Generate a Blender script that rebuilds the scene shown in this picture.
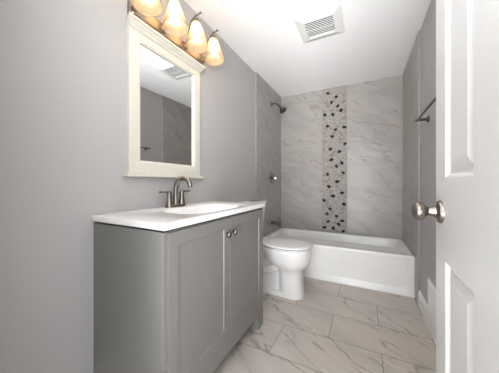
import bpy, bmesh, math, random
from mathutils import Vector, Matrix
from math import pi, sin, cos, radians as R

# ------------------------------------------------------------------ scene
for o in list(bpy.data.objects):
    bpy.data.objects.remove(o)
scn = bpy.context.scene
COL = scn.collection
rnd = random.Random(7)

# camera: level, 16 mm class wide angle, turned left of the room's long axis
cd = bpy.data.cameras.new('camera')
cam = bpy.data.objects.new('camera', cd)
COL.objects.link(cam)
FPX = 222.3
cd.sensor_fit = 'HORIZONTAL'
cd.sensor_width = 36.0
cd.lens = FPX / 499 * 36.0
cd.shift_y = (183 - 186.5) / 499.0
cd.clip_start = 0.01
cam.location = (1.13, 0, 1.04)
cam.rotation_euler = (R(90), 0, math.atan(114.5 / FPX))
scn.camera = cam

# daylight that reaches the bathroom through its open doorway
w = bpy.data.worlds.new('world')
scn.world = w
w.use_nodes = True
bg = w.node_tree.nodes['Background']
bg.inputs[0].default_value = (0.93, 0.965, 1.0, 1)
bg.inputs[1].default_value = 4.9
pl = bpy.data.lights.new('doorway_portal', 'AREA')
pl.shape = 'RECTANGLE'
pl.size = 0.75
pl.size_y = 2.05
pl.cycles.is_portal = True
po = bpy.data.objects.new('doorway_portal', pl)
po.location = (0.995, -0.04, 1.03)
po.rotation_euler = (R(90), 0, 0)
COL.objects.link(po)

# photographer's flash, bounced off the ceiling from just behind the doorway
def area(name, loc, aim, sx, sy, power, col, spread=180):
    l = bpy.data.lights.new(name, 'AREA')
    l.shape = 'RECTANGLE'
    l.size = sx
    l.size_y = sy
    l.energy = power
    l.color = col
    l.spread = R(spread)
    o = bpy.data.objects.new(name, l)
    o.location = loc
    o.rotation_euler = (Vector(aim) - Vector(loc)).to_track_quat('-Z', 'Y').to_euler()
    COL.objects.link(o)
area('bounce_flash', (1.12, -0.14, 1.60), (1.08, 0.40, 2.33), 0.6, 0.16, 24, (0.98, 0.99, 1.0))
area('added_fill_light', (1.20, -1.5, 0.30), (0.75, 2.3, 2.33), 1.1, 1.0, 24, (0.99, 0.99, 1.0), 75)  # added fill light behind the camera, brightens the far ceiling and tub end

BULB = 36           # emission of the four lamp bulbs

vs = scn.view_settings
scn.display_settings.display_device = 'sRGB'
vs.view_transform = 'Standard'
vs.look = 'None'
vs.exposure = 0.16
vs.gamma = 1
vs.use_curve_mapping = False


# ------------------------------------------------------------------ materials
def mat(name, col, rough=0.5, metal=0.0, spec=0.5, coat=0.0):
    m = bpy.data.materials.new(name)
    m.use_nodes = True
    b = m.node_tree.nodes['Principled BSDF']
    b.inputs['Base Color'].default_value = (*col, 1)
    b.inputs['Roughness'].default_value = rough
    b.inputs['Metallic'].default_value = metal
    b.inputs['Specular IOR Level'].default_value = spec
    b.inputs['Coat Weight'].default_value = coat
    b.inputs['Coat Roughness'].default_value = 0.06
    return m


def node(m, kind, **kw):
    n = m.node_tree.nodes.new(kind)
    for k, v in kw.items():
        setattr(n, k, v)
    return n


def link(m, a, b):
    m.node_tree.links.new(a, b)


def fine_noise(m, scale, bump=0.05, dist=0.001, tint=0.03):
    """faint procedural grain: a little relief and a little tone variation"""
    b = m.node_tree.nodes['Principled BSDF']
    tc = node(m, 'ShaderNodeTexCoord')
    n = node(m, 'ShaderNodeTexNoise')
    n.inputs['Scale'].default_value = scale
    n.inputs['Detail'].default_value = 3
    link(m, tc.outputs['Object'], n.inputs['Vector'])
    bp = node(m, 'ShaderNodeBump')
    bp.inputs['Strength'].default_value = bump
    bp.inputs['Distance'].default_value = dist
    link(m, n.outputs['Fac'], bp.inputs['Height'])
    link(m, bp.outputs['Normal'], b.inputs['Normal'])
    c = b.inputs['Base Color'].default_value[:]
    r = node(m, 'ShaderNodeValToRGB')
    r.color_ramp.elements[0].position = 0.3
    r.color_ramp.elements[1].position = 0.7
    r.color_ramp.elements[0].color = tuple(x * (1 - tint) for x in c[:3]) + (1,)
    r.color_ramp.elements[1].color = tuple(min(1, x * (1 + tint)) for x in c[:3]) + (1,)
    link(m, n.outputs['Fac'], r.inputs['Fac'])
    link(m, r.outputs['Color'], b.inputs['Base Color'])
    return m


def marble(name, axes, org, bw, rh, offset, base, vein, grout, rough, seed, veinamt=0.8, vscale=1.0, mortar=0.0016):
    """large marble-look porcelain tiles laid in rows; axes picks the two object axes that lie in the surface"""
    m = mat(name, base, rough, spec=0.3)
    b = m.node_tree.nodes['Principled BSDF']
    tc = node(m, 'ShaderNodeTexCoord')
    sp = node(m, 'ShaderNodeSeparateXYZ')
    link(m, tc.outputs['Object'], sp.inputs[0])
    cb = node(m, 'ShaderNodeCombineXYZ')
    link(m, sp.outputs[axes[0]], cb.inputs[0])
    link(m, sp.outputs[axes[1]], cb.inputs[1])
    mp = node(m, 'ShaderNodeVectorMath', operation='SUBTRACT')
    mp.inputs[1].default_value = (org[0], org[1], 0)
    link(m, cb.outputs[0], mp.inputs[0])
    br = node(m, 'ShaderNodeTexBrick', offset=offset, offset_frequency=2, squash=1.0)
    br.inputs['Color1'].default_value = (0, 0, 0, 1)
    br.inputs['Color2'].default_value = (1, 1, 1, 1)
    br.inputs['Mortar'].default_value = (0.5, 0.5, 0.5, 1)
    br.inputs['Scale'].default_value = 1
    br.inputs['Mortar Size'].default_value = mortar
    br.inputs['Mortar Smooth'].default_value = 0.1
    br.inputs['Bias'].default_value = 0
    br.inputs['Brick Width'].default_value = bw
    br.inputs['Row Height'].default_value = rh
    link(m, mp.outputs[0], br.inputs['Vector'])
    # every tile gets its own piece of the vein pattern
    wv = node(m, 'ShaderNodeMath', operation='MULTIPLY_ADD')
    wv.inputs[1].default_value = 31.0
    wv.inputs[2].default_value = seed
    link(m, br.outputs['Color'], wv.inputs[0])
    rt = node(m, 'ShaderNodeMapping')
    rt.inputs['Rotation'].default_value = (0, 0, R(31))
    link(m, mp.outputs[0], rt.inputs['Vector'])
    r0 = rt
    rt = node(m, 'ShaderNodeMapping')
    rt.inputs['Scale'].default_value = (0.6 * vscale, 2.3 * vscale, 1)
    link(m, r0.outputs[0], rt.inputs['Vector'])

    def ridge(scale, detail, distort, width, addw):
        n = node(m, 'ShaderNodeTexNoise', noise_dimensions='4D')
        n.inputs['Scale'].default_value = scale
        n.inputs['Detail'].default_value = detail
        n.inputs['Roughness'].default_value = 0.55
        n.inputs['Distortion'].default_value = distort
        aw = node(m, 'ShaderNodeMath', operation='ADD')
        aw.inputs[1].default_value = addw
        link(m, wv.outputs[0], aw.inputs[0])
        link(m, rt.outputs[0], n.inputs['Vector'])
        link(m, aw.outputs[0], n.inputs['W'])
        s = node(m, 'ShaderNodeMath', operation='SUBTRACT')
        s.inputs[1].default_value = 0.5
        link(m, n.outputs['Fac'], s.inputs[0])
        a = node(m, 'ShaderNodeMath', operation='ABSOLUTE')
        link(m, s.outputs[0], a.inputs[0])
        mr = node(m, 'ShaderNodeMapRange')
        mr.interpolation_type = 'SMOOTHSTEP'
        mr.inputs['From Min'].default_value = 0
        mr.inputs['From Max'].default_value = width
        mr.inputs['To Min'].default_value = 1
        mr.inputs['To Max'].default_value = 0
        link(m, a.outputs[0], mr.inputs['Value'])
        return mr.outputs[0]

    v1 = ridge(1.0, 4, 0.3, 0.011, 0.0)
    v2 = ridge(1.9, 6, 0.5, 0.016, 7.3)
    # veins fade in and out over the tile
    mk = node(m, 'ShaderNodeTexNoise', noise_dimensions='4D')
    mk.inputs['Scale'].default_value = 2.2
    mk.inputs['Detail'].default_value = 2
    link(m, mp.outputs[0], mk.inputs['Vector'])
    link(m, wv.outputs[0], mk.inputs['W'])
    mm = node(m, 'ShaderNodeMapRange')
    mm.inputs['From Min'].default_value = 0.45
    mm.inputs['From Max'].default_value = 0.68
    link(m, mk.outputs['Fac'], mm.inputs['Value'])
    x2 = node(m, 'ShaderNodeMath', operation='MULTIPLY')
    link(m, v2, x2.inputs[0])
    link(m, mm.outputs[0], x2.inputs[1])
    x1 = node(m, 'ShaderNodeMath', operation='MULTIPLY')
    x1.inputs[1].default_value = 0.8
    link(m, v1, x1.inputs[0])
    mx = node(m, 'ShaderNodeMath', operation='MAXIMUM')
    link(m, x1.outputs[0], mx.inputs[0])
    link(m, x2.outputs[0], mx.inputs[1])
    am = node(m, 'ShaderNodeMath', operation='MULTIPLY')
    am.inputs[1].default_value = veinamt
    link(m, mx.outputs[0], am.inputs[0])
    # soft cloudy body
    cl = node(m, 'ShaderNodeTexNoise', noise_dimensions='4D')
    cl.inputs['Scale'].default_value = 3.2
    cl.inputs['Detail'].default_value = 4
    link(m, rt.outputs[0], cl.inputs['Vector'])
    link(m, wv.outputs[0], cl.inputs['W'])
    cr = node(m, 'ShaderNodeValToRGB')
    cr.color_ramp.elements[0].position = 0.32
    cr.color_ramp.elements[1].position = 0.66
    cr.color_ramp.elements[0].color = tuple(x * 0.90 for x in base) + (1,)
    cr.color_ramp.elements[1].color = tuple(min(1, x * 1.06) for x in base) + (1,)
    link(m, cl.outputs['Fac'], cr.inputs['Fac'])
    m1 = node(m, 'ShaderNodeMix', data_type='RGBA')
    link(m, am.outputs[0], m1.inputs[0])
    link(m, cr.outputs['Color'], m1.inputs[6])
    m1.inputs[7].default_value = (*vein, 1)
    m2 = node(m, 'ShaderNodeMix', data_type='RGBA')
    link(m, br.outputs['Fac'], m2.inputs[0])
    link(m, m1.outputs[2], m2.inputs[6])
    m2.inputs[7].default_value = (*grout, 1)
    link(m, m2.outputs[2], b.inputs['Base Color'])
    rr_ = node(m, 'ShaderNodeMath', operation='MULTIPLY_ADD')
    rr_.inputs[1].default_value = 0.6
    rr_.inputs[2].default_value = rough
    link(m, br.outputs['Fac'], rr_.inputs[0])
    link(m, rr_.outputs[0], b.inputs['Roughness'])
    bp = node(m, 'ShaderNodeBump')
    bp.inputs['Strength'].default_value = 0.4
    bp.inputs['Distance'].default_value = 0.0015
    bp.invert = True
    link(m, br.outputs['Fac'], bp.inputs['Height'])
    link(m, bp.outputs['Normal'], b.inputs['Normal'])
    return m


M = {}
M['paint'] = fine_noise(mat('grey_wall_paint', (0.445, 0.432, 0.427), 0.6, spec=0.3), 90, 0.08, 0.0008, 0.01)
M['ceiling'] = fine_noise(mat('white_ceiling_paint', (0.93, 0.93, 0.93), 0.75, spec=0.2), 70, 0.08, 0.0008, 0.01)
M['trimwhite'] = fine_noise(mat('white_trim_paint', (0.84, 0.83, 0.81), 0.35), 40, 0.02, 0.0005, 0.01)
M['doorwhite'] = fine_noise(mat('white_door_paint', (0.68, 0.68, 0.675), 0.32), 60, 0.03, 0.0005, 0.01)
M['vanity'] = fine_noise(mat('grey_cabinet_paint', (0.205, 0.198, 0.184), 0.42), 60, 0.02, 0.0005, 0.02)
M['dark'] = fine_noise(mat('dark_shadow_gap', (0.03, 0.03, 0.029), 0.7), 30)
M['cultured'] = fine_noise(mat('white_cultured_marble', (0.89, 0.885, 0.875), 0.16, coat=0.3), 9, 0.0, 0.0005, 0.012)
M['porcelain'] = fine_noise(mat('white_porcelain', (0.80, 0.79, 0.78), 0.10, coat=0.4), 6, 0.0, 0.0005, 0.01)
M['plastic'] = fine_noise(mat('white_plastic_seat', (0.82, 0.80, 0.79), 0.22), 12, 0.0, 0.0005, 0.01)
M['tub'] = fine_noise(mat('white_tub_enamel', (0.87, 0.865, 0.855), 0.25, coat=0.15), 6, 0.0, 0.0005, 0.01)
M['nickel'] = fine_noise(mat('brushed_nickel', (0.27, 0.235, 0.205), 0.28, 1.0), 160, 0.05, 0.0003, 0.06)
M['darknickel'] = fine_noise(mat('aged_nickel', (0.20, 0.18, 0.16), 0.3, 1.0), 160, 0.05, 0.0003, 0.06)
M['chrome'] = fine_noise(mat('chrome', (0.36, 0.34, 0.32), 0.16, 1.0), 60, 0.0, 0.0003, 0.03)
M['black'] = fine_noise(mat('black_rubber_face', (0.012, 0.012, 0.012), 0.45), 80)
M['cream'] = fine_noise(mat('cream_frame_paint', (0.66, 0.625, 0.545), 0.4), 45, 0.03, 0.0005, 0.015)
M['silver'] = fine_noise(mat('mirror_silver', (0.86, 0.87, 0.87), 0.008, 1.0), 3, 0.0, 0.0001, 0.002)
M['fan'] = fine_noise(mat('white_fan_plastic', (0.80, 0.80, 0.79), 0.45), 40, 0.02, 0.0005, 0.01)
M['edge'] = fine_noise(mat('pale_metal_tile_edge', (0.33, 0.315, 0.305), 0.45), 40, 0.02, 0.0004, 0.02)
M['grout'] = fine_noise(mat('mosaic_grout', (0.30, 0.28, 0.26), 0.8), 140, 0.3, 0.001, 0.08)
M['peb_a'] = fine_noise(mat('beige_pebble', (0.40, 0.355, 0.315), 0.35), 60, 0.05, 0.0006, 0.1)
M['peb_b'] = fine_noise(mat('pale_grey_pebble', (0.37, 0.345, 0.325), 0.35), 60, 0.05, 0.0006, 0.1)
M['peb_c'] = fine_noise(mat('warm_grey_pebble', (0.24, 0.22, 0.20), 0.35), 60, 0.05, 0.0006, 0.1)
M['peb_k'] = fine_noise(mat('black_pebble', (0.008, 0.008, 0.009), 0.5, spec=0.25), 60, 0.05, 0.0006, 0.1)

VEIN = (0.20, 0.175, 0.165)
M['floor'] = marble('floor_tile', (0, 1), (0.3025, 0.055), 0.615, 0.3025, 0.5,
                    (0.56, 0.505, 0.455), (0.22, 0.19, 0.17), (0.21, 0.185, 0.165), 0.30, 3.1, 0.75, 1.0, 0.0019)
WB = (0.385, 0.36, 0.34)
M['tile_back'] = marble('wall_tile_back', (0, 2), (0.02, 0.37), 0.911, 0.305, 0.0, WB, VEIN, (0.29, 0.27, 0.25), 0.30, 11.4, 0.6, 1.2, 0.0013)
M['tile_side'] = marble('wall_tile_side', (1, 2), (2.58, 0.37), 0.61, 0.305, 0.0, WB, VEIN, (0.29, 0.27, 0.25), 0.30, 23.9, 0.5, 1.2, 0.0013)

# frosted shade glass and lit bulb
ms = bpy.data.materials.new('frosted_shade_glass')
ms.use_nodes = True
nt = ms.node_tree
nt.nodes.clear()
out = node(ms, 'ShaderNodeOutputMaterial')
tr = node(ms, 'ShaderNodeBsdfTranslucent')
tr.inputs[0].default_value = (0.55, 0.46, 0.33, 1)
df = node(ms, 'ShaderNodeBsdfDiffuse')
df.inputs[0].default_value = (0.55, 0.50, 0.42, 1)
tp = node(ms, 'ShaderNodeBsdfTransparent')
tp.inputs[0].default_value = (0.97, 0.92, 0.84, 1)
gl = node(ms, 'ShaderNodeBsdfGlossy')
gl.inputs['Roughness'].default_value = 0.15
a1 = node(ms, 'ShaderNodeMixShader')
a1.inputs[0].default_value = 0.42
link(ms, tr.outputs[0], a1.inputs[1])
link(ms, df.outputs[0], a1.inputs[2])
a2 = node(ms, 'ShaderNodeMixShader')
wn = node(ms, 'ShaderNodeTexNoise')
wn.inputs['Scale'].default_value = 30
wr = node(ms, 'ShaderNodeMapRange')
wr.inputs['To Min'].default_value = 0.20
wr.inputs['To Max'].default_value = 0.38
link(ms, wn.outputs['Fac'], wr.inputs['Value'])
link(ms, wr.outputs[0], a2.inputs[0])
link(ms, a1.outputs[0], a2.inputs[1])
link(ms, tp.outputs[0], a2.inputs[2])
a3 = node(ms, 'ShaderNodeMixShader')
a3.inputs[0].default_value = 0.04
link(ms, a2.outputs[0], a3.inputs[1])
link(ms, gl.outputs[0], a3.inputs[2])
link(ms, a3.outputs[0], out.inputs[0])
M['shade'] = ms
mb = bpy.data.materials.new('lit_bulb')
mb.use_nodes = True
mb.node_tree.nodes.clear()
out = node(mb, 'ShaderNodeOutputMaterial')
em = node(mb, 'ShaderNodeEmission')
em.inputs[0].default_value = (1.0, 0.76, 0.50, 1)
em.inputs[1].default_value = BULB
link(mb, em.outputs[0], out.inputs[0])
M['bulb'] = mb


# ------------------------------------------------------------------ mesh helpers
def origin_of(p):
    v = Vector((0, 0, 0))
    while p is not None:
        v += p.location
        p = p.parent
    return v


def obj(name, bm, m, parent=None, smooth=None, bevel=0.0, segs=2):
    """link a bmesh written in room coordinates as ONE mesh object"""
    bmesh.ops.remove_doubles(bm, verts=bm.verts, dist=1e-6)
    bmesh.ops.recalc_face_normals(bm, faces=bm.faces)
    me = bpy.data.meshes.new(name)
    off = origin_of(parent)
    if parent is not None:
        bmesh.ops.translate(bm, vec=-off, verts=bm.verts)
    bm.to_mesh(me)
    bm.free()
    for mm_ in (m if isinstance(m, (list, tuple)) else [m]):
        me.materials.append(mm_)
    o = bpy.data.objects.new(name, me)
    COL.objects.link(o)
    if parent is not None:
        o.parent = parent
    if bevel:
        b = o.modifiers.new('bevel', 'BEVEL')
        b.width = bevel
        b.segments = segs
        b.limit_method = 'ANGLE'
        b.angle_limit = R(35)
    if smooth is not None:
        for p in me.polygons:
            p.use_smooth = True
        try:
            me.set_sharp_from_angle(angle=R(smooth))
        except Exception:
            pass
    return o


def thing(name, label, cat, loc, rz=0.0):
    o = bpy.data.objects.new(name, None)
    o.empty_display_size = 0.05
    COL.objects.link(o)
    o.location = loc
    o.rotation_euler = (0, 0, rz)
    o['label'] = label
    o['category'] = cat
    return o


def struct(name, bm, m, **kw):
    o = obj(name, bm, m, **kw)
    o['kind'] = 'structure'
    return o


def box(bm, x0, x1, y0, y1, z0, z1, mi=0):
    v = [bm.verts.new((x, y, z)) for x in (x0, x1) for y in (y0, y1) for z in (z0, z1)]
    for f in ((0, 1, 3, 2), (4, 6, 7, 5), (0, 4, 5, 1), (2, 3, 7, 6), (0, 2, 6, 4), (1, 5, 7, 3)):
        fc = bm.faces.new([v[i] for i in f])
        fc.material_index = mi
    return v


def BM(*boxes):
    bm = bmesh.new()
    for b in boxes:
        box(bm, *b)
    return bm


def loft(bm, rings, cap0=True, cap1=True, mi=0, closed=True):
    vr = [[bm.verts.new(p) for p in r] for r in rings]
    n = len(vr[0])
    for a, b in zip(vr, vr[1:]):
        for i in range(n if closed else n - 1):
            j = (i + 1) % n
            f = bm.faces.new((a[i], a[j], b[j], b[i]))
            f.material_index = mi
    if cap0:
        bm.faces.new(vr[0][::-1]).material_index = mi
    if cap1:
        bm.faces.new(vr[-1]).material_index = mi
    return vr


def frame_of(d):
    d = Vector(d).normalized()
    up = Vector((0, 0, 1)) if abs(d.z) < 0.95 else Vector((0, 1, 0))
    a = d.cross(up).normalized()
    b = d.cross(a).normalized()
    return a, b, d


def lathe(bm, org, axis, prof, n=32, cap0=True, cap1=True, mi=0):
    """prof: list of (radius, distance along axis)"""
    a, b, d = frame_of(axis)
    o = Vector(org)
    rings = []
    for r, h in prof:
        r = max(r, 1e-4)
        rings.append([o + d * h + a * (r * cos(2 * pi * i / n)) + b * (r * sin(2 * pi * i / n)) for i in range(n)])
    return loft(bm, rings, cap0, cap1, mi)


def tube(bm, pts, rad, n=16, cap=True, smoothn=0, mi=0, flat=1.0):
    """swept round bar along points; rad a number or one per point"""
    P = [Vector(p) for p in pts]
    rr = list(rad) if isinstance(rad, (list, tuple)) else [rad] * len(P)
    if smoothn:
        Q, S = [], []
        for i in range(len(P) - 1):
            p0 = P[max(i - 1, 0)]; p1 = P[i]; p2 = P[i + 1]; p3 = P[min(i + 2, len(P) - 1)]
            for k in range(smoothn):
                t = k / smoothn
                Q.append(0.5 * ((2 * p1) + (-p0 + p2) * t + (2 * p0 - 5 * p1 + 4 * p2 - p3) * t * t + (-p0 + 3 * p1 - 3 * p2 + p3) * t ** 3))
                S.append(rr[i] * (1 - t) + rr[i + 1] * t)
        Q.append(P[-1]); S.append(rr[-1])
        P, rr = Q, S
    rings = []
    ref = None
    for i, p in enumerate(P):
        d = (P[min(i + 1, len(P) - 1)] - P[max(i - 1, 0)]).normalized()
        if ref is None:
            ref = frame_of(d)[0]
        a = (ref - d * ref.dot(d)).normalized()
        ref = a
        b = d.cross(a)
        rings.append([p + a * (rr[i] * cos(2 * pi * k / n)) + b * (rr[i] * flat * sin(2 * pi * k / n)) for k in range(n)])
    return loft(bm, rings, cap, cap, mi)


def rrect(x0, x1, y0, y1, r, k=8):
    """rounded rectangle, 4*k points, same order for every call"""
    r = min(r, (x1 - x0) / 2 - 1e-4, (y1 - y0) / 2 - 1e-4)
    pts = []
    for (cx, cy, a0) in ((x1 - r, y1 - r, 0), (x0 + r, y1 - r, 90), (x0 + r, y0 + r, 180), (x1 - r, y0 + r, 270)):
        for i in range(k):
            a = R(a0 + 90 * i / (k - 1))
            pts.append((cx + r * cos(a), cy + r * sin(a)))
    return pts


def sphere(bm, c, rx, ry, rz, n=16, m=10, mi=0, rot=None):
    rings = []
    for j in range(1, m):
        t = pi * j / m
        rings.append([Vector((rx * sin(t) * cos(2 * pi * i / n), ry * sin(t) * sin(2 * pi * i / n), rz * cos(t))) for i in range(n)])
    vr = [[None] * n for _ in rings]
    def tf(v):
        v = Vector(v)
        if rot is not None:
            v = rot @ v
        return v + Vector(c)
    top = bm.verts.new(tf((0, 0, rz)))
    bot = bm.verts.new(tf((0, 0, -rz)))
    vr = [[bm.verts.new(tf(p)) for p in r] for r in rings]
    for a, b in zip(vr, vr[1:]):
        for i in range(n):
            j = (i + 1) % n
            bm.faces.new((a[i], b[i], b[j], a[j])).material_index = mi
    for i in range(n):
        j = (i + 1) % n
        bm.faces.new((top, vr[0][i], vr[0][j])).material_index = mi
        bm.faces.new((bot, vr[-1][j], vr[-1][i])).material_index = mi


# ------------------------------------------------------------------ the room
H = 2.33
XR = 1.552
struct('floor', BM((-0.12, XR + 0.12, -0.9, 3.3, -0.06, 0.0)), M['floor'])
struct('ceiling', BM((-0.12, XR + 0.12, -0.02, 3.3, H, H + 0.08)), M['ceiling'])
struct('wall_left', BM((-0.12, 0.0, -0.02, 3.3, 0.0, H)), M['paint'])
struct('wall_right', BM((XR, XR + 0.12, -0.02, 3.3, 0.0, H)), M['paint'])
struct('wall_back', BM((-0.0, XR, 3.2, 3.3, 0.0, H)), M['paint'])
# front wall around the open doorway the camera looks through
DX0, DX1, DZ = 0.62, 1.375, 2.06
struct('wall_front', BM((0.0, DX0, 0.0, 0.118, 0.0, H), (DX1, XR, 0.0, 0.118, 0.0, H), (DX0, DX1, 0.0, 0.118, DZ, H)), M['paint'])
struct('added_blocker_wall', BM((0.40, 0.52, -1.8, -0.02, 0.0, H)), M['paint'])  # unseen wall added to keep light from the left off the door
# tiled tub surround
TY = 2.33
struct('wall_left_tile', BM((0.0, 0.02, TY + 0.008, 3.2, 0.0, H)), M['tile_side'])
struct('wall_right_tile', BM((1.54, XR, TY + 0.008, 3.2, 0.0, H)), M['tile_side'])
struct('wall_back_tile', BM((0.02, 0.617, 3.19, 3.2, 0.3, H), (0.931, 1.54, 3.19, 3.2, 0.3, H)), M['tile_back'])
struct('trim_1', BM((0.0, 0.022, TY, TY + 0.008, 0.0, H)), M['edge'], bevel=0.001)
struct('trim_2', BM((1.538, XR, TY, TY + 0.008, 0.0, H)), M['edge'], bevel=0.001)

# pebble mosaic strip: dark stones where the photo has them, pale ones packed between
DARK = [(0.691, 2.265), (0.798, 2.199), (0.738, 2.134), (0.817, 2.072), (0.857, 2.009), (0.652, 1.975), (0.755, 1.966), (0.688, 1.817), (0.788, 1.759), (0.899, 1.781), (0.747, 1.671), (0.905, 1.559), (0.722, 1.501), (0.836, 1.459), (0.736, 1.356), (0.868, 1.307), (0.801, 1.266), (0.884, 1.175), (0.688, 1.159), (0.809, 1.059), (0.705, 0.992), (0.87, 0.91), (0.758, 0.864), (0.635, 0.802), (0.894, 0.76), (0.719, 0.688), (0.68, 0.619), (0.801, 0.595), (0.694, 0.514), (0.873, 0.537), (0.828, 0.487), (0.646, 0.43), (0.76, 0.429), (0.886, 0.401)]
bm = bmesh.new()
box(bm, 0.617, 0.931, 3.191, 3.2, 0.3, H, 0)
placed = []
def pebble(x, z, a, b, ang, mi):
    placed.append((x, z, max(a, b)))
    sphere(bm, (x, 3.191, z), a, 0.0045, b, 10, 6, mi, Matrix.Rotation(ang, 3, 'Y'))
for (x, z) in DARK:
    pebble(min(max(x, 0.637), 0.911), z, rnd.uniform(0.022, 0.030), rnd.uniform(0.016, 0.021), rnd.uniform(-1.2, 1.2), 4)
tries = 0
while tries < 9000:
    tries += 1
    a = rnd.uniform(0.011, 0.024)
    x = rnd.uniform(0.617 + a, 0.931 - a)
    z = rnd.uniform(0.38, H - 0.02)
    if all((x - p[0]) ** 2 + (z - p[1]) ** 2 > (0.86 * (a + p[2])) ** 2 for p in placed):
        pebble(x, z, a, a * rnd.uniform(0.65, 0.95), rnd.uniform(-1.5, 1.5), rnd.choice((1, 1, 2, 2, 3)))
struct('trim_3', bm, [M['grout'], M['peb_a'], M['peb_b'], M['peb_c'], M['peb_k']], smooth=50)

def baseboard(name, bx, face, x_wall, y0, y1, h=0.135):
    s = 1 if face > x_wall else -1
    t = abs(face - x_wall)
    prof = [(0, 0), (t, 0), (t, h - 0.03), (t * 0.75, h - 0.018), (t * 0.55, h - 0.006), (t * 0.4, h), (0, h)]
    bm = bmesh.new()
    rings = [[(x_wall + s * a, y, z) for a, z in prof] for y in (y0, y1)]
    loft(bm, rings)
    return struct(name, bm, M['trimwhite'])
baseboard('baseboard_right', 0, XR - 0.014, XR, 0.118, TY)
baseboard('baseboard_left', 0, 0.014, 0.0, 0.118, 0.586, 0.15)

# ------------------------------------------------------------------ open door on the right
def make_door():
    L, T, Z0, Z1 = 0.742, 0.035, 0.012, 2.04
    cols = [(0.12, 0.315), (0.447, 0.642)]
    rows = [(0.24, 0.826), (1.054, 1.60), (1.705, 1.92)]
    xs = [0, cols[0][0], cols[0][1], cols[1][0], cols[1][1], L]
    zs = [Z0] + [v for r_ in rows for v in r_] + [Z1]
    bm = bmesh.new()
    for side in (0, 1):
        yf = 0.0 if side == 0 else -T
        sg = -1 if side == 0 else 1        # into the wood
        for i in range(len(xs) - 1):
            for j in range(len(zs) - 1):
                x0, x1, z0, z1 = xs[i], xs[i + 1], zs[j], zs[j + 1]
                if i in (1, 3) and j in (1, 3, 5):
                    prev = None
                    for ins, dep in ((0, 0), (0.004, 0.0025), (0.010, 0.0085), (0.016, 0.0095), (0.040, 0.0035), (0.046, 0.0025), (0.050, 0.0028)):
                        ring = [bm.verts.new((x, yf + sg * dep, z)) for x, z in ((x0 + ins, z0 + ins), (x1 - ins, z0 + ins), (x1 - ins, z1 - ins), (x0 + ins, z1 - ins))]
                        if prev:
                            for k in range(4):
                                bm.faces.new((prev[k], prev[(k + 1) % 4], ring[(k + 1) % 4], ring[k]))
                        prev = ring
                    bm.faces.new(prev)
                else:
                    bm.faces.new([bm.verts.new((x, yf, z)) for x, z in ((x0, z0), (x1, z0), (x1, z1), (x0, z1))])
    for (a, b) in (((0, Z0), (L, Z0)), ((L, Z0), (L, Z1)), ((L, Z1), (0, Z1)), ((0, Z1), (0, Z0))):
        bm.faces.new([bm.verts.new(p) for p in ((a[0], 0, a[1]), (b[0], 0, b[1]), (b[0], -T, b[1]), (a[0], -T, a[1]))])
    d = struct('door_1', bm, M['doorwhite'])
    # local +x runs from hinge to free edge, local +y faces the middle of the room
    ang = math.atan2(1, 0.028)
    y_h = 0.885 - L * sin(ang)
    x_e = 1.13 + 0.200
    d.location = (x_e - L * cos(ang), y_h, 0)
    d.rotation_euler = (0, 0, ang)
    def part(name, bm, m, parent, **kw):
        o = obj(name, bm, m, None, **kw)
        o.parent = parent
        return o
    KX, KZ = L - 0.062, 0.957
    for sgn, y0 in ((1, 0.0), (-1, -T)):
        b = bmesh.new()
        lathe(b, (KX, y0, KZ), (0, sgn, 0), [(0.0325, 0), (0.0325, 0.004), (0.030, 0.009), (0.020, 0.012), (0.0155, 0.014), (0.0135, 0.024),
              (0.0125, 0.030), (0.0165, 0.036), (0.0245, 0.041), (0.0275, 0.049), (0.0275, 0.056), (0.0245, 0.063), (0.018, 0.068), (0.009, 0.0705), (0.0, 0.071)], 40)
        k = part('door_knob', b, M['nickel'], d, smooth=35)
        k['label'] = 'round brushed nickel knob and rosette'
    part('latch_plate', BM((L, L + 0.0012, -0.029, -0.006, KZ - 0.028, KZ + 0.028)), M['nickel'], d)
    for hz in (0.25, 1.02, 1.82):
        b = bmesh.new()
        lathe(b, (-0.004, -T - 0.004, hz - 0.045), (0, 0, 1), [(0.006, 0), (0.006, 0.09)], 12)
        part('hinge', b, M['nickel'], d)
    return d
make_door()

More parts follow.
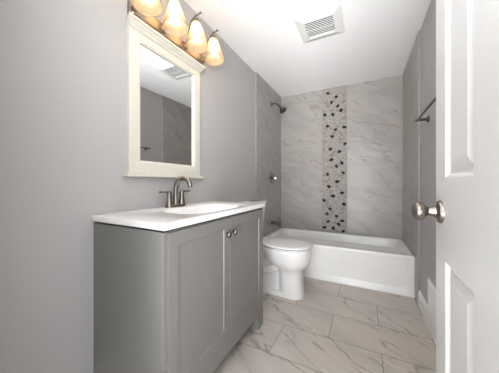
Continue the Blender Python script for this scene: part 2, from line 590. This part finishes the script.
# ------------------------------------------------------------------ bathtub
def make_tub():
    x0, x1, y0, y1, zt = 0.021, 1.539, 2.478, 3.189, 0.37
    t = thing('bathtub', 'long white alcove bathtub below the marble tiled surround', 'bathtub', (0.78, 2.83, 0))
    bm = bmesh.new()
    def ring(a, b, c, d, r, z):
        return [(x, y, z) for x, y in rrect(a, b, c, d, r, 10)]
    rings = [ring(x0, x1, y0 + 0.004, y1, 0.002, 0.30), ring(x0, x1, y0, y1, 0.004, zt - 0.012), ring(x0 + 0.002, x1 - 0.002, y0 + 0.004, y1 - 0.002, 0.006, zt - 0.003),
             ring(x0 + 0.01, x1 - 0.01, y0 + 0.012, y1 - 0.01, 0.01, zt),
             ring(x0 + 0.07, x1 - 0.05, y0 + 0.06, y1 - 0.035, 0.10, zt), ring(x0 + 0.078, x1 - 0.06, y0 + 0.069, y1 - 0.043, 0.10, zt - 0.006),
             ring(x0 + 0.085, x1 - 0.075, y0 + 0.078, y1 - 0.05, 0.10, zt - 0.03),
             ring(x0 + 0.11, x1 - 0.17, y0 + 0.10, y1 - 0.08, 0.11, 0.16), ring(x0 + 0.14, x1 - 0.25, y0 + 0.13, y1 - 0.11, 0.11, 0.085),
             ring(x0 + 0.19, x1 - 0.32, y0 + 0.18, y1 - 0.16, 0.10, 0.065)]
    loft(bm, rings, cap0=False, cap1=True)
    # apron with a shallow recessed panel, rounded at its ends
    def fr(a, b, c, d, r, y):
        return [(x, y, z) for x, z in rrect(a, b, c, d, r, 10)]
    ap = [fr(x0, x1, 0.0, zt - 0.012, 0.001, y1 - 0.4), fr(x0, x1, 0.0, zt - 0.012, 0.001, y0), fr(x0 + 0.05, x1 - 0.045, 0.045, zt - 0.045, 0.07, y0),
          fr(x0 + 0.058, x1 - 0.053, 0.053, zt - 0.053, 0.066, y0 + 0.005), fr(x0 + 0.075, x1 - 0.07, 0.07, zt - 0.065, 0.06, y0 + 0.008)]
    loft(bm, ap, cap0=False, cap1=True)
    # flared skirting lip along the floor
    lip = [[(x, y0 + a, z) for a, z in ((0.002, 0.0), (-0.007, 0.0), (-0.007, 0.014), (-0.002, 0.026), (0.002, 0.028))] for x in (x0, x1)]
    loft(bm, lip)
    obj('basin', bm, M['tub'], t, smooth=40)
    b = bmesh.new()
    lathe(b, (x0 + 0.084, 2.79, 0.315), (1, 0, 0.12), [(0.036, 0), (0.036, 0.004), (0.030, 0.008), (0.012, 0.010), (0.010, 0.016), (0.0, 0.017)], 24)
    obj('overflow_plate', b, M['chrome'], t, smooth=35)
    b = bmesh.new()
    lathe(b, (0.30, 2.82, 0.066), (0, 0, 1), [(0.03, 0), (0.03, 0.003), (0.02, 0.004), (0.0, 0.004)], 24)
    obj('drain', b, M['chrome'], t, smooth=35)
make_tub()

# ------------------------------------------------------------------ toilet
def egg(xb, xf, hw, z, cy, n=48, squ=2.15, mid=0.55):
    """egg outline from back xb to front xf, widest at mid, half width hw"""
    pts = []
    xm = xb + (xf - xb) * mid
    for i in range(n):
        a = 2 * pi * i / n
        c, s = cos(a), sin(a)
        ex = 2.0 / squ
        px = math.copysign(abs(c) ** ex, c)
        py = math.copysign(abs(s) ** ex, s)
        x = xm + px * ((xf - xm) if c >= 0 else (xm - xb))
        pts.append((x, cy + hw * py, z))
    return pts

def make_toilet():
    cy = 2.05
    t = thing('toilet', 'white two-piece toilet with closed lid between vanity and tub', 'toilet', (0.36, cy, 0))
    bm = bmesh.new()
    secs = [(0.13, 0.642, 0.112, 0.0), (0.13, 0.642, 0.114, 0.012), (0.135, 0.628, 0.106, 0.035)]
    front = [(0.41, 0.642, 0.118, 0.0), (0.41, 0.640, 0.118, 0.03), (0.41, 0.630, 0.116, 0.10), (0.41, 0.624, 0.115, 0.17), (0.40, 0.624, 0.116, 0.22), (0.38, 0.640, 0.128, 0.25),
             (0.34, 0.666, 0.150, 0.275), (0.29, 0.687, 0.168, 0.305), (0.25, 0.697, 0.177, 0.335), (0.235, 0.700, 0.180, 0.37), (0.225, 0.704, 0.184, 0.41), (0.22, 0.703, 0.184, 0.436), (0.225, 0.698, 0.180, 0.441)]
    loft(bm, [egg(a, b, h, z, cy, squ=2.5 if z < 0.24 else 2.2) for a, b, h, z in front])
    loft(bm, [egg(a, b, h, z, cy, squ=3.0) for a, b, h, z in secs])              # foot that runs back to the wall
    # narrower rear body between foot and bowl
    body = [(0.15, 0.56, 0.062, 0.02), (0.15, 0.56, 0.060, 0.15), (0.14, 0.55, 0.065, 0.26), (0.08, 0.50, 0.10, 0.33), (0.05, 0.46, 0.125, 0.38), (0.05, 0.46, 0.13, 0.436)]
    loft(bm, [egg(a, b, h, z, cy, squ=3.2) for a, b, h, z in body])
    # trapway: the S-shaped tube that stands out on both sides
    for s in (-1, 1):
        path = [(0.52, cy + s * 0.045, 0.33), (0.42, cy + s * 0.060, 0.275), (0.34, cy + s * 0.066, 0.225), (0.27, cy + s * 0.064, 0.20), (0.21, cy + s * 0.060, 0.22), (0.175, cy + s * 0.055, 0.20), (0.165, cy + s * 0.055, 0.12), (0.165, cy + s * 0.055, 0.02)]
        tube(bm, path, [0.05, 0.045, 0.040, 0.038, 0.038, 0.038, 0.040, 0.042], 16, True, 5)
    obj('bowl', bm, M['porcelain'], t, smooth=60)
    for s in (-1, 1):
        b = bmesh.new()
        lathe(b, (0.33, cy + s * 0.088, 0.034), (0, 0, 1), [(0.014, 0), (0.014, 0.006), (0.010, 0.014), (0.0, 0.017)], 16)
        obj('bolt_cap', b, M['plastic'], t, smooth=60)
    # tank, tapering downwards, with overhanging lid
    b = bmesh.new()
    def tr_(x0, x1, hy, r, z):
        return [(x, y, z) for x, y in rrect(x0, x1, cy - hy, cy + hy, r, 8)]
    loft(b, [tr_(0.035, 0.150, 0.160, 0.03, 0.437), tr_(0.028, 0.158, 0.172, 0.03, 0.47), tr_(0.022, 0.168, 0.188, 0.03, 0.66), tr_(0.018, 0.176, 0.200, 0.03, 0.811)])
    obj('tank', b, M['porcelain'], t, smooth=40)
    b = bmesh.new()
    loft(b, [tr_(0.014, 0.184, 0.208, 0.03, 0.811), tr_(0.010, 0.188, 0.212, 0.03, 0.818), tr_(0.010, 0.188, 0.212, 0.03, 0.838), tr_(0.014, 0.184, 0.208, 0.03, 0.847), tr_(0.024, 0.174, 0.198, 0.03, 0.851)])
    obj('tank_lid', b, M['porcelain'], t, smooth=40)
    b = bmesh.new()
    lathe(b, (0.174, cy - 0.13, 0.765), (1, 0, 0), [(0.013, 0), (0.013, 0.008), (0.008, 0.012), (0.008, 0.02)], 16)
    tube(b, [(0.192, cy - 0.13, 0.765), (0.196, cy - 0.10, 0.763), (0.196, cy - 0.055, 0.760)], [0.007, 0.006, 0.007], 12, True, 4)
    obj('flush_lever', b, M['chrome'], t, smooth=45)
    # seat ring and closed lid
    b = bmesh.new()
    loft(b, [egg(0.215, 0.704, 0.184, 0.4415, cy, squ=2.2), egg(0.21, 0.710, 0.188, 0.446, cy, squ=2.2), egg(0.21, 0.710, 0.188, 0.451, cy, squ=2.2), egg(0.220, 0.699, 0.178, 0.4525, cy, squ=2.2), egg(0.235, 0.684, 0.163, 0.4550, cy, squ=2.2)])
    obj('seat', b, M['plastic'], t, smooth=50)
    b = bmesh.new()
    loft(b, [egg(0.240, 0.680, 0.160, 0.4552, cy, squ=2.2), egg(0.240, 0.682, 0.162, 0.4590, cy, squ=2.2), egg(0.208, 0.711, 0.189, 0.4600, cy, squ=2.2), egg(0.208, 0.711, 0.189, 0.466, cy, squ=2.2), egg(0.214, 0.705, 0.183, 0.4715, cy, squ=2.2),
             egg(0.24, 0.67, 0.155, 0.4745, cy, squ=2.2), egg(0.30, 0.58, 0.09, 0.4765, cy, squ=2.2)])
    obj('lid', b, M['plastic'], t, smooth=50)
    for s in (-1, 1):
        b = bmesh.new()
        tube(b, [(0.217, cy + s * 0.05, 0.462), (0.217, cy + s * 0.10, 0.462)], 0.013, 14)
        obj('seat_hinge', b, M['plastic'], t, smooth=50)
make_toilet()

# ------------------------------------------------------------------ vanity
VY0, VY1, VX = 0.590, 1.506, 0.466
def make_vanity():
    t = thing('vanity_cabinet', 'grey two-door shaker vanity cabinet against the left wall', 'cabinet', (0.23, 1.048, 0))
    zb, ztop = 0.10, 0.853
    # box: side panels, back, floor and face frame
    bm = BM((0.002, VX - 0.019, VY0 + 0.002, VY0 + 0.018, zb, ztop), (0.002, VX - 0.019, VY1 - 0.018, VY1 - 0.002, zb, ztop),
            (0.002, 0.012, VY0 + 0.018, VY1 - 0.018, zb, ztop), (0.012, VX - 0.019, VY0 + 0.018, VY1 - 0.018, zb + 0.02, zb + 0.036))
    obj('carcass', bm, M['vanity'], t)
    z1 = ztop
    bm = BM((VX - 0.019, VX, VY0, VY0 + 0.016, zb, z1), (VX - 0.019, VX, VY1 - 0.016, VY1, zb, z1),
            (VX - 0.019, VX, VY0 + 0.016, VY1 - 0.016, zb, 0.189), (VX - 0.019, VX, VY0 + 0.016, VY1 - 0.016, 0.8495, z1))
    obj('face_frame', bm, M['vanity'], t, bevel=0.0008)
    obj('gap_shade_strip', BM((VX - 0.030, VX - 0.010, VY0 + 0.008, VY1 - 0.008, 0.8532, 0.8605), (0.004, VX - 0.030, VY0 + 0.008, VY0 + 0.022, 0.8532, 0.8605), (0.004, VX - 0.030, VY1 - 0.022, VY1 - 0.008, 0.8532, 0.8605)), M['dark'], t)  # dark strip, painted shade line between counter and cabinet
    # four short feet at the corners
    for (xa, xb) in ((VX - 0.045, VX), (0.002, 0.047)):
        for (ya, yb) in ((VY0, VY0 + 0.06), (VY1 - 0.085, VY1)):
            obj('foot', BM((xa, xb, ya, yb, 0.0, zb)), M['vanity'], t, bevel=0.001)
    obj('toe_shade_board', BM((0.10, 0.112, VY0 + 0.03, VY1 - 0.03, 0.0, zb + 0.019)), M['dark'], t)  # near-black colour stands in for the shade under the cabinet
    obj('seam_shade_backing', BM((VX - 0.0188, VX - 0.0172, VY0 + 0.017, VY1 - 0.017, 0.1895, 0.849)), M['dark'], t)  # dark backing paints the shade into the door seams
    # shaker doors
    mid = 1.049
    for k, (ya, yb) in enumerate(((VY0 + 0.018, mid - 0.0028), (mid + 0.0028, VY1 - 0.018))):
        za, zc, st = 0.191, 0.848, 0.056
        xf, xb = VX + 0.003, VX - 0.016
        bm = bmesh.new()
        prev = None
        for ins, x in ((0, xb), (0, xf - 0.0005), (0.0005, xf), (st, xf), (st + 0.002, xf - 0.0040), (st + 0.0022, xf - 0.0045)):
            ring = [bm.verts.new((x, y, z)) for y, z in ((ya + ins, za + ins), (yb - ins, za + ins), (yb - ins, zc - ins), (ya + ins, zc - ins))]
            if prev:
                for q in range(4):
                    bm.faces.new((prev[q], prev[(q + 1) % 4], ring[(q + 1) % 4], ring[q]))
            else:
                bm.faces.new(ring[::-1])
            prev = ring
        bm.faces.new(prev)
        d = obj('door', bm, M['vanity'], t)
        ky = (yb - 0.030) if k == 0 else (ya + 0.030)
        b = bmesh.new()
        lathe(b, (xf, ky, 0.763), (1, 0, 0), [(0.0095, 0), (0.0095, 0.002), (0.0065, 0.004), (0.0065, 0.008), (0.0110, 0.011), (0.0155, 0.0150), (0.0168, 0.0200), (0.0150, 0.0250), (0.0090, 0.0285), (0.0, 0.0295)], 24)
        kn = obj('knob', b, M['nickel'], d, smooth=45)
make_vanity()

def make_top():
    t = thing('sink_countertop', 'glossy white integrated sink countertop resting on the grey vanity', 'sink', (0.235, 1.048, 0.859))
    x0, x1, y0, y1, za, zt = 0.001, 0.480, 0.582, 1.520, 0.861, 0.890
    bm = bmesh.new()
    def ring(a, b, c, d, r, z):
        return [(x, y, z) for x, y in rrect(a, b, c, d, r, 12)]
    cx, cy = 0.285, 1.055
    def bowl(hx, hy, z, e=3.0):
        """super-ellipse with the same point count, spread like rrect's points"""
        pts = []
        for i, (px, py) in enumerate(rrect(-1, 1, -1, 1, 0.55, 12)):
            a = math.atan2(py, px)
            c, s = cos(a), sin(a)
            r = (abs(c) ** e + abs(s) ** e) ** (-1 / e)
            pts.append((cx + hx * r * c, cy + hy * r * s, z))
        return pts
    rings = [ring(x0, x1 - 0.006, y0 + 0.006, y1 - 0.006, 0.006, za), ring(x0, x1, y0, y1, 0.008, za + 0.004), ring(x0, x1, y0, y1, 0.008, zt - 0.006), ring(x0 + 0.001, x1 - 0.003, y0 + 0.003, y1 - 0.003, 0.008, zt - 0.0015),
             ring(x0 + 0.002, x1 - 0.010, y0 + 0.010, y1 - 0.010, 0.008, zt),
             bowl(0.158, 0.255, zt), bowl(0.152, 0.248, zt - 0.003), bowl(0.143, 0.238, zt - 0.012), bowl(0.130, 0.220, zt - 0.045), bowl(0.112, 0.19, zt - 0.085, 2.6), bowl(0.075, 0.13, zt - 0.112, 2.3), bowl(0.03, 0.045, zt - 0.120, 2.0)]
    loft(bm, rings, cap0=False, cap1=True)
    obj('countertop', bm, M['cultured'], t, smooth=40)
    b = bmesh.new()
    lathe(b, (cx, cy, zt - 0.121), (0, 0, 1), [(0.024, 0), (0.024, 0.004), (0.018, 0.005), (0.016, 0.009), (0.0, 0.010)], 24)
    obj('drain', b, M['chrome'], t, smooth=35)
make_top()

def make_faucet():
    X, Y, Z = 0.068, 1.040, 0.8905
    t = thing('faucet', 'brushed nickel two-handle gooseneck faucet on the white countertop', 'faucet', (X, Y, Z))
    b = bmesh.new()
    def ring(hx, hy, z):
        return [(x, y, z) for x, y in rrect(X - hx, X + hx, Y - hy, Y + hy, min(hx, hy) * 0.95, 8)]
    loft(b, [ring(0.026, 0.078, Z), ring(0.026, 0.078, Z + 0.006), ring(0.023, 0.074, Z + 0.013), ring(0.018, 0.068, Z + 0.016)])
    obj('base_plate', b, M['nickel'], t, smooth=40)
    b = bmesh.new()
    lathe(b, (X, Y, Z + 0.014), (0, 0, 1), [(0.019, 0), (0.0175, 0.012), (0.0145, 0.03), (0.0125, 0.045)], 24)
    path = [(X, Y, Z + 0.05), (X, Y, Z + 0.10), (X + 0.004, Y + 0.001, Z + 0.135), (X + 0.022, Y + 0.004, Z + 0.168), (X + 0.052, Y + 0.009, Z + 0.181), (X + 0.083, Y + 0.014, Z + 0.170), (X + 0.101, Y + 0.017, Z + 0.142), (X + 0.104, Y + 0.018, Z + 0.122)]
    tube(b, path, [0.0145, 0.0142, 0.014, 0.014, 0.014, 0.014, 0.014, 0.015], 20, True, 7)
    obj('spout', b, M['nickel'], t, smooth=50)
    for s in (-1, 1):
        b = bmesh.new()
        y = Y + s * 0.0525
        lathe(b, (X, y, Z + 0.013), (0, 0, 1), [(0.023, 0), (0.021, 0.012), (0.0165, 0.035), (0.0145, 0.055), (0.0150, 0.068), (0.0155, 0.076), (0.0120, 0.084), (0.0, 0.087)], 24)
        tube(b, [(X, y, Z + 0.090), (X, y + s * 0.025, Z + 0.094), (X, y + s * 0.052, Z + 0.094), (X, y + s * 0.070, Z + 0.096)], [0.012, 0.009, 0.008, 0.0085], 14, True, 4, flat=0.75)
        obj('handle', b, M['nickel'], t, smooth=50)
    b = bmesh.new()
    tube(b, [(X - 0.022, Y, Z + 0.01), (X - 0.022, Y, Z + 0.065)], 0.0028, 10)
    lathe(b, (X - 0.022, Y, Z + 0.062), (0, 0, 1), [(0.003, 0), (0.0055, 0.004), (0.0055, 0.010), (0.0, 0.013)], 12)
    obj('lift_rod', b, M['nickel'], t, smooth=50)
make_faucet()

# ------------------------------------------------------------------ mirror
def make_mirror():
    t = thing('wall_mirror', 'rectangular wall mirror in a cream frame with crown and ledge', 'mirror', (0.0, 1.038, 1.075))
    y0, y1, z0, z1 = 0.823, 1.253, 1.166, 1.822
    Y0, Y1, Z0, Z1 = 0.752, 1.322, 1.090, 1.885
    bm = bmesh.new()
    prev = None
    for (a, b, c, d, x) in ((Y0, Y1, Z0, Z1, 0.001), (Y0, Y1, Z0, Z1, 0.028), (Y0 + 0.002, Y1 - 0.002, Z0 + 0.002, Z1 - 0.002, 0.030),
                            (y0 - 0.012, y1 + 0.012, z0 - 0.012, z1 + 0.012, 0.030), (y0 - 0.008, y1 + 0.008, z0 - 0.008, z1 + 0.008, 0.0265), (y0, y1, z0, z1, 0.022), (y0, y1, z0, z1, 0.012)):
        ring = [bm.verts.new((x, y, z)) for y, z in ((a, c), (b, c), (b, d), (a, d))]
        if prev:
            for q in range(4):
                bm.faces.new((prev[q], prev[(q + 1) % 4], ring[(q + 1) % 4], ring[q]))
        prev = ring
    obj('frame', bm, M['cream'], t)
    obj('mirror_glass', BM((0.008, 0.0145, y0 - 0.002, y1 + 0.002, z0 - 0.002, z1 + 0.002)), M['silver'], t)
    # crown moulding: profile swept along the wall, with returns
    prof = [(0.000, 1.872), (0.034, 1.872), (0.038, 1.878), (0.040, 1.886), (0.048, 1.896), (0.052, 1.906), (0.060, 1.908), (0.060, 1.921), (0.0, 1.921)]
    bm = bmesh.new()
    rings = []
    loft(bm, [[(max(x, 0.001), 1.038 + s * (0.286 + max(0, x - 0.034) * 0.75), z) for x, z in prof] for s in (-1, 1)])
    obj('crown', bm, M['cream'], t)
    bm = BM((0.001, 0.046, 0.732, 1.344, 1.075, 1.089), (0.001, 0.036, 0.742, 1.334, 1.0891, 1.0965))
    obj('ledge', bm, M['cream'], t, bevel=0.003)
make_mirror()

# ------------------------------------------------------------------ vanity light
def make_light():
    t = thing('vanity_light', 'four-shade brushed nickel vanity light above the cream framed mirror', 'light fixture', (0.0, 1.07, 1.94))
    bm = bmesh.new()
    def ring(i, x):
        return [(x, y, z) for y, z in rrect(0.76 + i, 1.375 - i, 1.94 + i, 2.03 - i, 0.012, 6)]
    loft(bm, [ring(0, 0.001), ring(0, 0.018), ring(0.004, 0.022), ring(0.012, 0.024), ring(0.016, 0.030)])
    obj('backplate', bm, M['nickel'], t, smooth=30)
    ax = 0.125
    for y in (0.783, 0.975, 1.170, 1.362):
        b = bmesh.new()
        lathe(b, (0.029, y, 1.985), (1, 0, 0), [(0.020, 0), (0.020, 0.005), (0.012, 0.010), (0.0, 0.011)], 20)
        tube(b, [(0.035, y, 1.985), (0.052, y, 2.03), (0.060, y, 2.09), (0.078, y, 2.140), (0.108, y, 2.165), (0.135, y, 2.170), (0.158, y, 2.176)],
             [0.006, 0.006, 0.006, 0.006, 0.006, 0.0055, 0.005], 12, True, 5)
        sphere(b, (0.160, y, 2.1765), 0.008, 0.008, 0.008, 10, 8)
        arm = obj('arm', b, M['nickel'], t, smooth=50)
        b = bmesh.new()
        lathe(b, (ax - 0.008, y, 2.168), (0.08, 0, -1), [(0.007, 0), (0.008, 0.012), (0.020, 0.020), (0.027, 0.030), (0.031, 0.048), (0.031, 0.054), (0.026, 0.056)], 28)
        obj('socket_cup', b, M['nickel'], t, smooth=40)
        # bell shade, open below, real glass thickness
        b = bmesh.new()
        o = Vector((ax - 0.004, y, 2.122))
        d = Vector((0.08, 0, -1)).normalized()
        pr_o = [(0.028, 0.000), (0.031, 0.012), (0.038, 0.035), (0.046, 0.062), (0.055, 0.092), (0.064, 0.120), (0.071, 0.140), (0.0745, 0.152), (0.0745, 0.162)]
        pr_i = [(r - 0.003, h) for r, h in pr_o[::-1]]
        lathe(b, o, d, pr_o + pr_i, 40, False, False)
        obj('lamp_shade', b, M['shade'], t, smooth=60)
        b = bmesh.new()
        lathe(b, o + d * 0.004, d, [(0.013, 0), (0.013, 0.018), (0.016, 0.026), (0.024, 0.045), (0.029, 0.064), (0.029, 0.076), (0.024, 0.090), (0.012, 0.100), (0.0, 0.102)], 20)
        obj('bulb', b, M['bulb'], t, smooth=60)
make_light()

# ------------------------------------------------------------------ ceiling fan grille
def make_fan():
    t = thing('exhaust_fan_cover', 'square white ceiling exhaust fan cover with a slatted grille', 'vent', (0.812, 1.875, H))
    cx, cy, ho, hi = 0.812, 1.875, 0.173, 0.108
    bm = bmesh.new()
    prev = None
    for h, z in ((ho, H - 0.0005), (ho, H - 0.006), (ho - 0.012, H - 0.010), (hi + 0.012, H - 0.024), (hi, H - 0.026), (hi, H - 0.004)):
        ring = [bm.verts.new((x, y, z)) for x, y in ((cx - h, cy - h), (cx + h, cy - h), (cx + h, cy + h), (cx - h, cy + h))]
        if prev:
            for q in range(4):
                bm.faces.new((prev[q], prev[(q + 1) % 4], ring[(q + 1) % 4], ring[q]))
        prev = ring
    bm.faces.new(prev)
    obj('cover_frame', bm, M['fan'], t)
    obj('grille_shade_sheet', BM((cx - hi + 0.001, cx + hi - 0.001, cy - hi + 0.001, cy + hi - 0.001, H - 0.0075, H - 0.0055)), M['dark'], t)  # dark sheet, painted shade behind the grille slats
    bm = bmesh.new()
    n = 11
    for i in range(n):
        y = cy - hi + (i + 0.5) * 2 * hi / n
        v = [(-0.0024, -0.0245), (0.0024, -0.0245), (0.0024, -0.0215), (-0.0024, -0.0215)]
        loft(bm, [[(x, y + a, H + z) for a, z in v] for x in (cx - hi + 0.001, cx + hi - 0.001)])
    box(bm, cx - hi + 0.001, cx + hi - 0.001, cy - 0.003, cy + 0.003, H - 0.026, H - 0.0245)
    obj('grille', bm, M['fan'], t)
make_fan()

# ------------------------------------------------------------------ shower fittings
def make_shower():
    t = thing('shower', 'chrome shower head on a bent arm high on the left tile', 'shower head', (0.02, 2.80, 2.10))
    b = bmesh.new()
    lathe(b, (0.0205, 2.80, 2.10), (1, 0, 0), [(0.030, 0), (0.030, 0.003), (0.022, 0.010), (0.012, 0.013)], 24)
    obj('flange', b, M['darknickel'], t, smooth=40)
    b = bmesh.new()
    tube(b, [(0.024, 2.80, 2.10), (0.07, 2.80, 2.103), (0.105, 2.80, 2.085), (0.145, 2.80, 2.045)], 0.0105, 14, True, 6)
    obj('arm', b, M['darknickel'], t, smooth=50)
    b = bmesh.new()
    d = Vector((0.62, 0.0, -0.78))
    lathe(b, (0.139, 2.80, 2.051), d, [(0.014, 0), (0.016, 0.012), (0.014, 0.020), (0.024, 0.032), (0.042, 0.052), (0.049, 0.066), (0.050, 0.078), (0.046, 0.080)], 28)
    hd = obj('head', b, M['darknickel'], t, smooth=40)
    b = bmesh.new()
    lathe(b, Vector((0.139, 2.80, 2.051)) + d.normalized() * 0.0801, d, [(0.046, 0), (0.045, 0.003), (0.0, 0.004)], 28)
    obj('spray_face', b, M['black'], hd, smooth=40)
    t = thing('shower_valve', 'round chrome shower valve with lever handle, midway down the left tile', 'shower valve', (0.02, 2.80, 1.11))
    b = bmesh.new()
    lathe(b, (0.0205, 2.80, 1.115), (1, 0, 0), [(0.082, 0), (0.082, 0.003), (0.076, 0.008), (0.040, 0.013), (0.030, 0.016)], 36)
    obj('escutcheon', b, M['chrome'], t, smooth=35)
    b = bmesh.new()
    lathe(b, (0.034, 2.80, 1.115), (1, 0, 0), [(0.028, 0), (0.026, 0.03), (0.020, 0.045), (0.019, 0.060), (0.016, 0.066), (0.0, 0.068)], 24)
    tube(b, [(0.088, 2.80, 1.115), (0.093, 2.76, 1.106), (0.105, 2.725, 1.100)], [0.011, 0.008, 0.009], 14, True, 5)
    obj('handle', b, M['chrome'], t, smooth=45)
    t = thing('tub_spout', 'brushed metal tub spout on the left tile above the tub rim', 'tub spout', (0.02, 2.80, 0.505))
    b = bmesh.new()
    rings = []
    for x, hy, zc, hz in ((0.0205, 0.026, 0.508, 0.026), (0.028, 0.026, 0.508, 0.026), (0.032, 0.022, 0.508, 0.022), (0.09, 0.022, 0.506, 0.021), (0.13, 0.021, 0.503, 0.020), (0.148, 0.020, 0.498, 0.021), (0.156, 0.017, 0.494, 0.019)):
        rings.append([(x, 2.80 + hy * cos(2 * pi * i / 24), zc + hz * sin(2 * pi * i / 24)) for i in range(24)])
    loft(b, rings)
    lathe(b, (0.135, 2.80, 0.486), (0, 0, -1), [(0.016, 0), (0.014, 0.016), (0.0, 0.016)], 20)
    obj('spout_body', b, M['darknickel'], t, smooth=40)
    b = bmesh.new()
    tube(b, [(0.135, 2.80, 0.520), (0.135, 2.80, 0.532)], 0.003, 10)
    sphere(b, (0.135, 2.80, 0.535), 0.007, 0.007, 0.005, 12, 8)
    obj('diverter_knob', b, M['darknickel'], t, smooth=50)
make_shower()

# ------------------------------------------------------------------ towel bar and wall register on the right wall
def make_right_wall():
    t = thing('towel_bar', 'thin metal towel bar on the right wall behind the open door', 'towel bar', (XR, 1.75, 1.51))
    z = 1.508
    xb = 1.482
    b = bmesh.new()
    tube(b, [(xb, 1.445, z), (xb, 2.062, z)], 0.008, 14)
    obj('bar', b, M['darknickel'], t, smooth=50)
    for y in (1.455, 2.05):
        b = bmesh.new()
        lathe(b, (XR - 0.0005, y, z + 0.002), (-1, 0, 0), [(0.026, 0), (0.026, 0.004), (0.018, 0.010), (0.011, 0.014), (0.010, 0.055), (0.013, 0.062), (0.013, 0.078), (0.010, 0.082)], 22)
        obj('bracket', b, M['darknickel'], t, smooth=45)
    t = thing('wall_register', 'white metal air register low on the right wall above the baseboard', 'vent', (XR, 1.89, 0.14))
    y0, y1, z0, z1 = 1.74, 2.04, 0.137, 0.348
    xw = XR - 0.0005
    bm = bmesh.new()
    prev = None
    for i, x in ((0, xw), (0, xw - 0.004), (0.010, xw - 0.010), (0.026, xw - 0.010), (0.028, xw - 0.002)):
        ring = [bm.verts.new((x, y, z)) for y, z in ((y0 + i, z0 + i), (y1 - i, z0 + i), (y1 - i, z1 - i), (y0 + i, z1 - i))]
        if prev:
            for q in range(4):
                bm.faces.new((prev[q], prev[(q + 1) % 4], ring[(q + 1) % 4], ring[q]))
        prev = ring
    bm.faces.new(prev)
    obj('register_frame', bm, M['trimwhite'], t)
    bm = bmesh.new()
    n = 12
    for i in range(n):
        zc = z0 + 0.032 + (i + 0.5) * (z1 - z0 - 0.064) / n
        loft(bm, [[(xw - 0.0025 + a, y, zc + c) for a, c in ((0, 0.003), (-0.006, -0.004), (-0.0065, -0.002), (-0.0005, 0.005))] for y in (y0 + 0.029, y1 - 0.029)])
    obj('louvres', bm, M['trimwhite'], t)
make_right_wall()
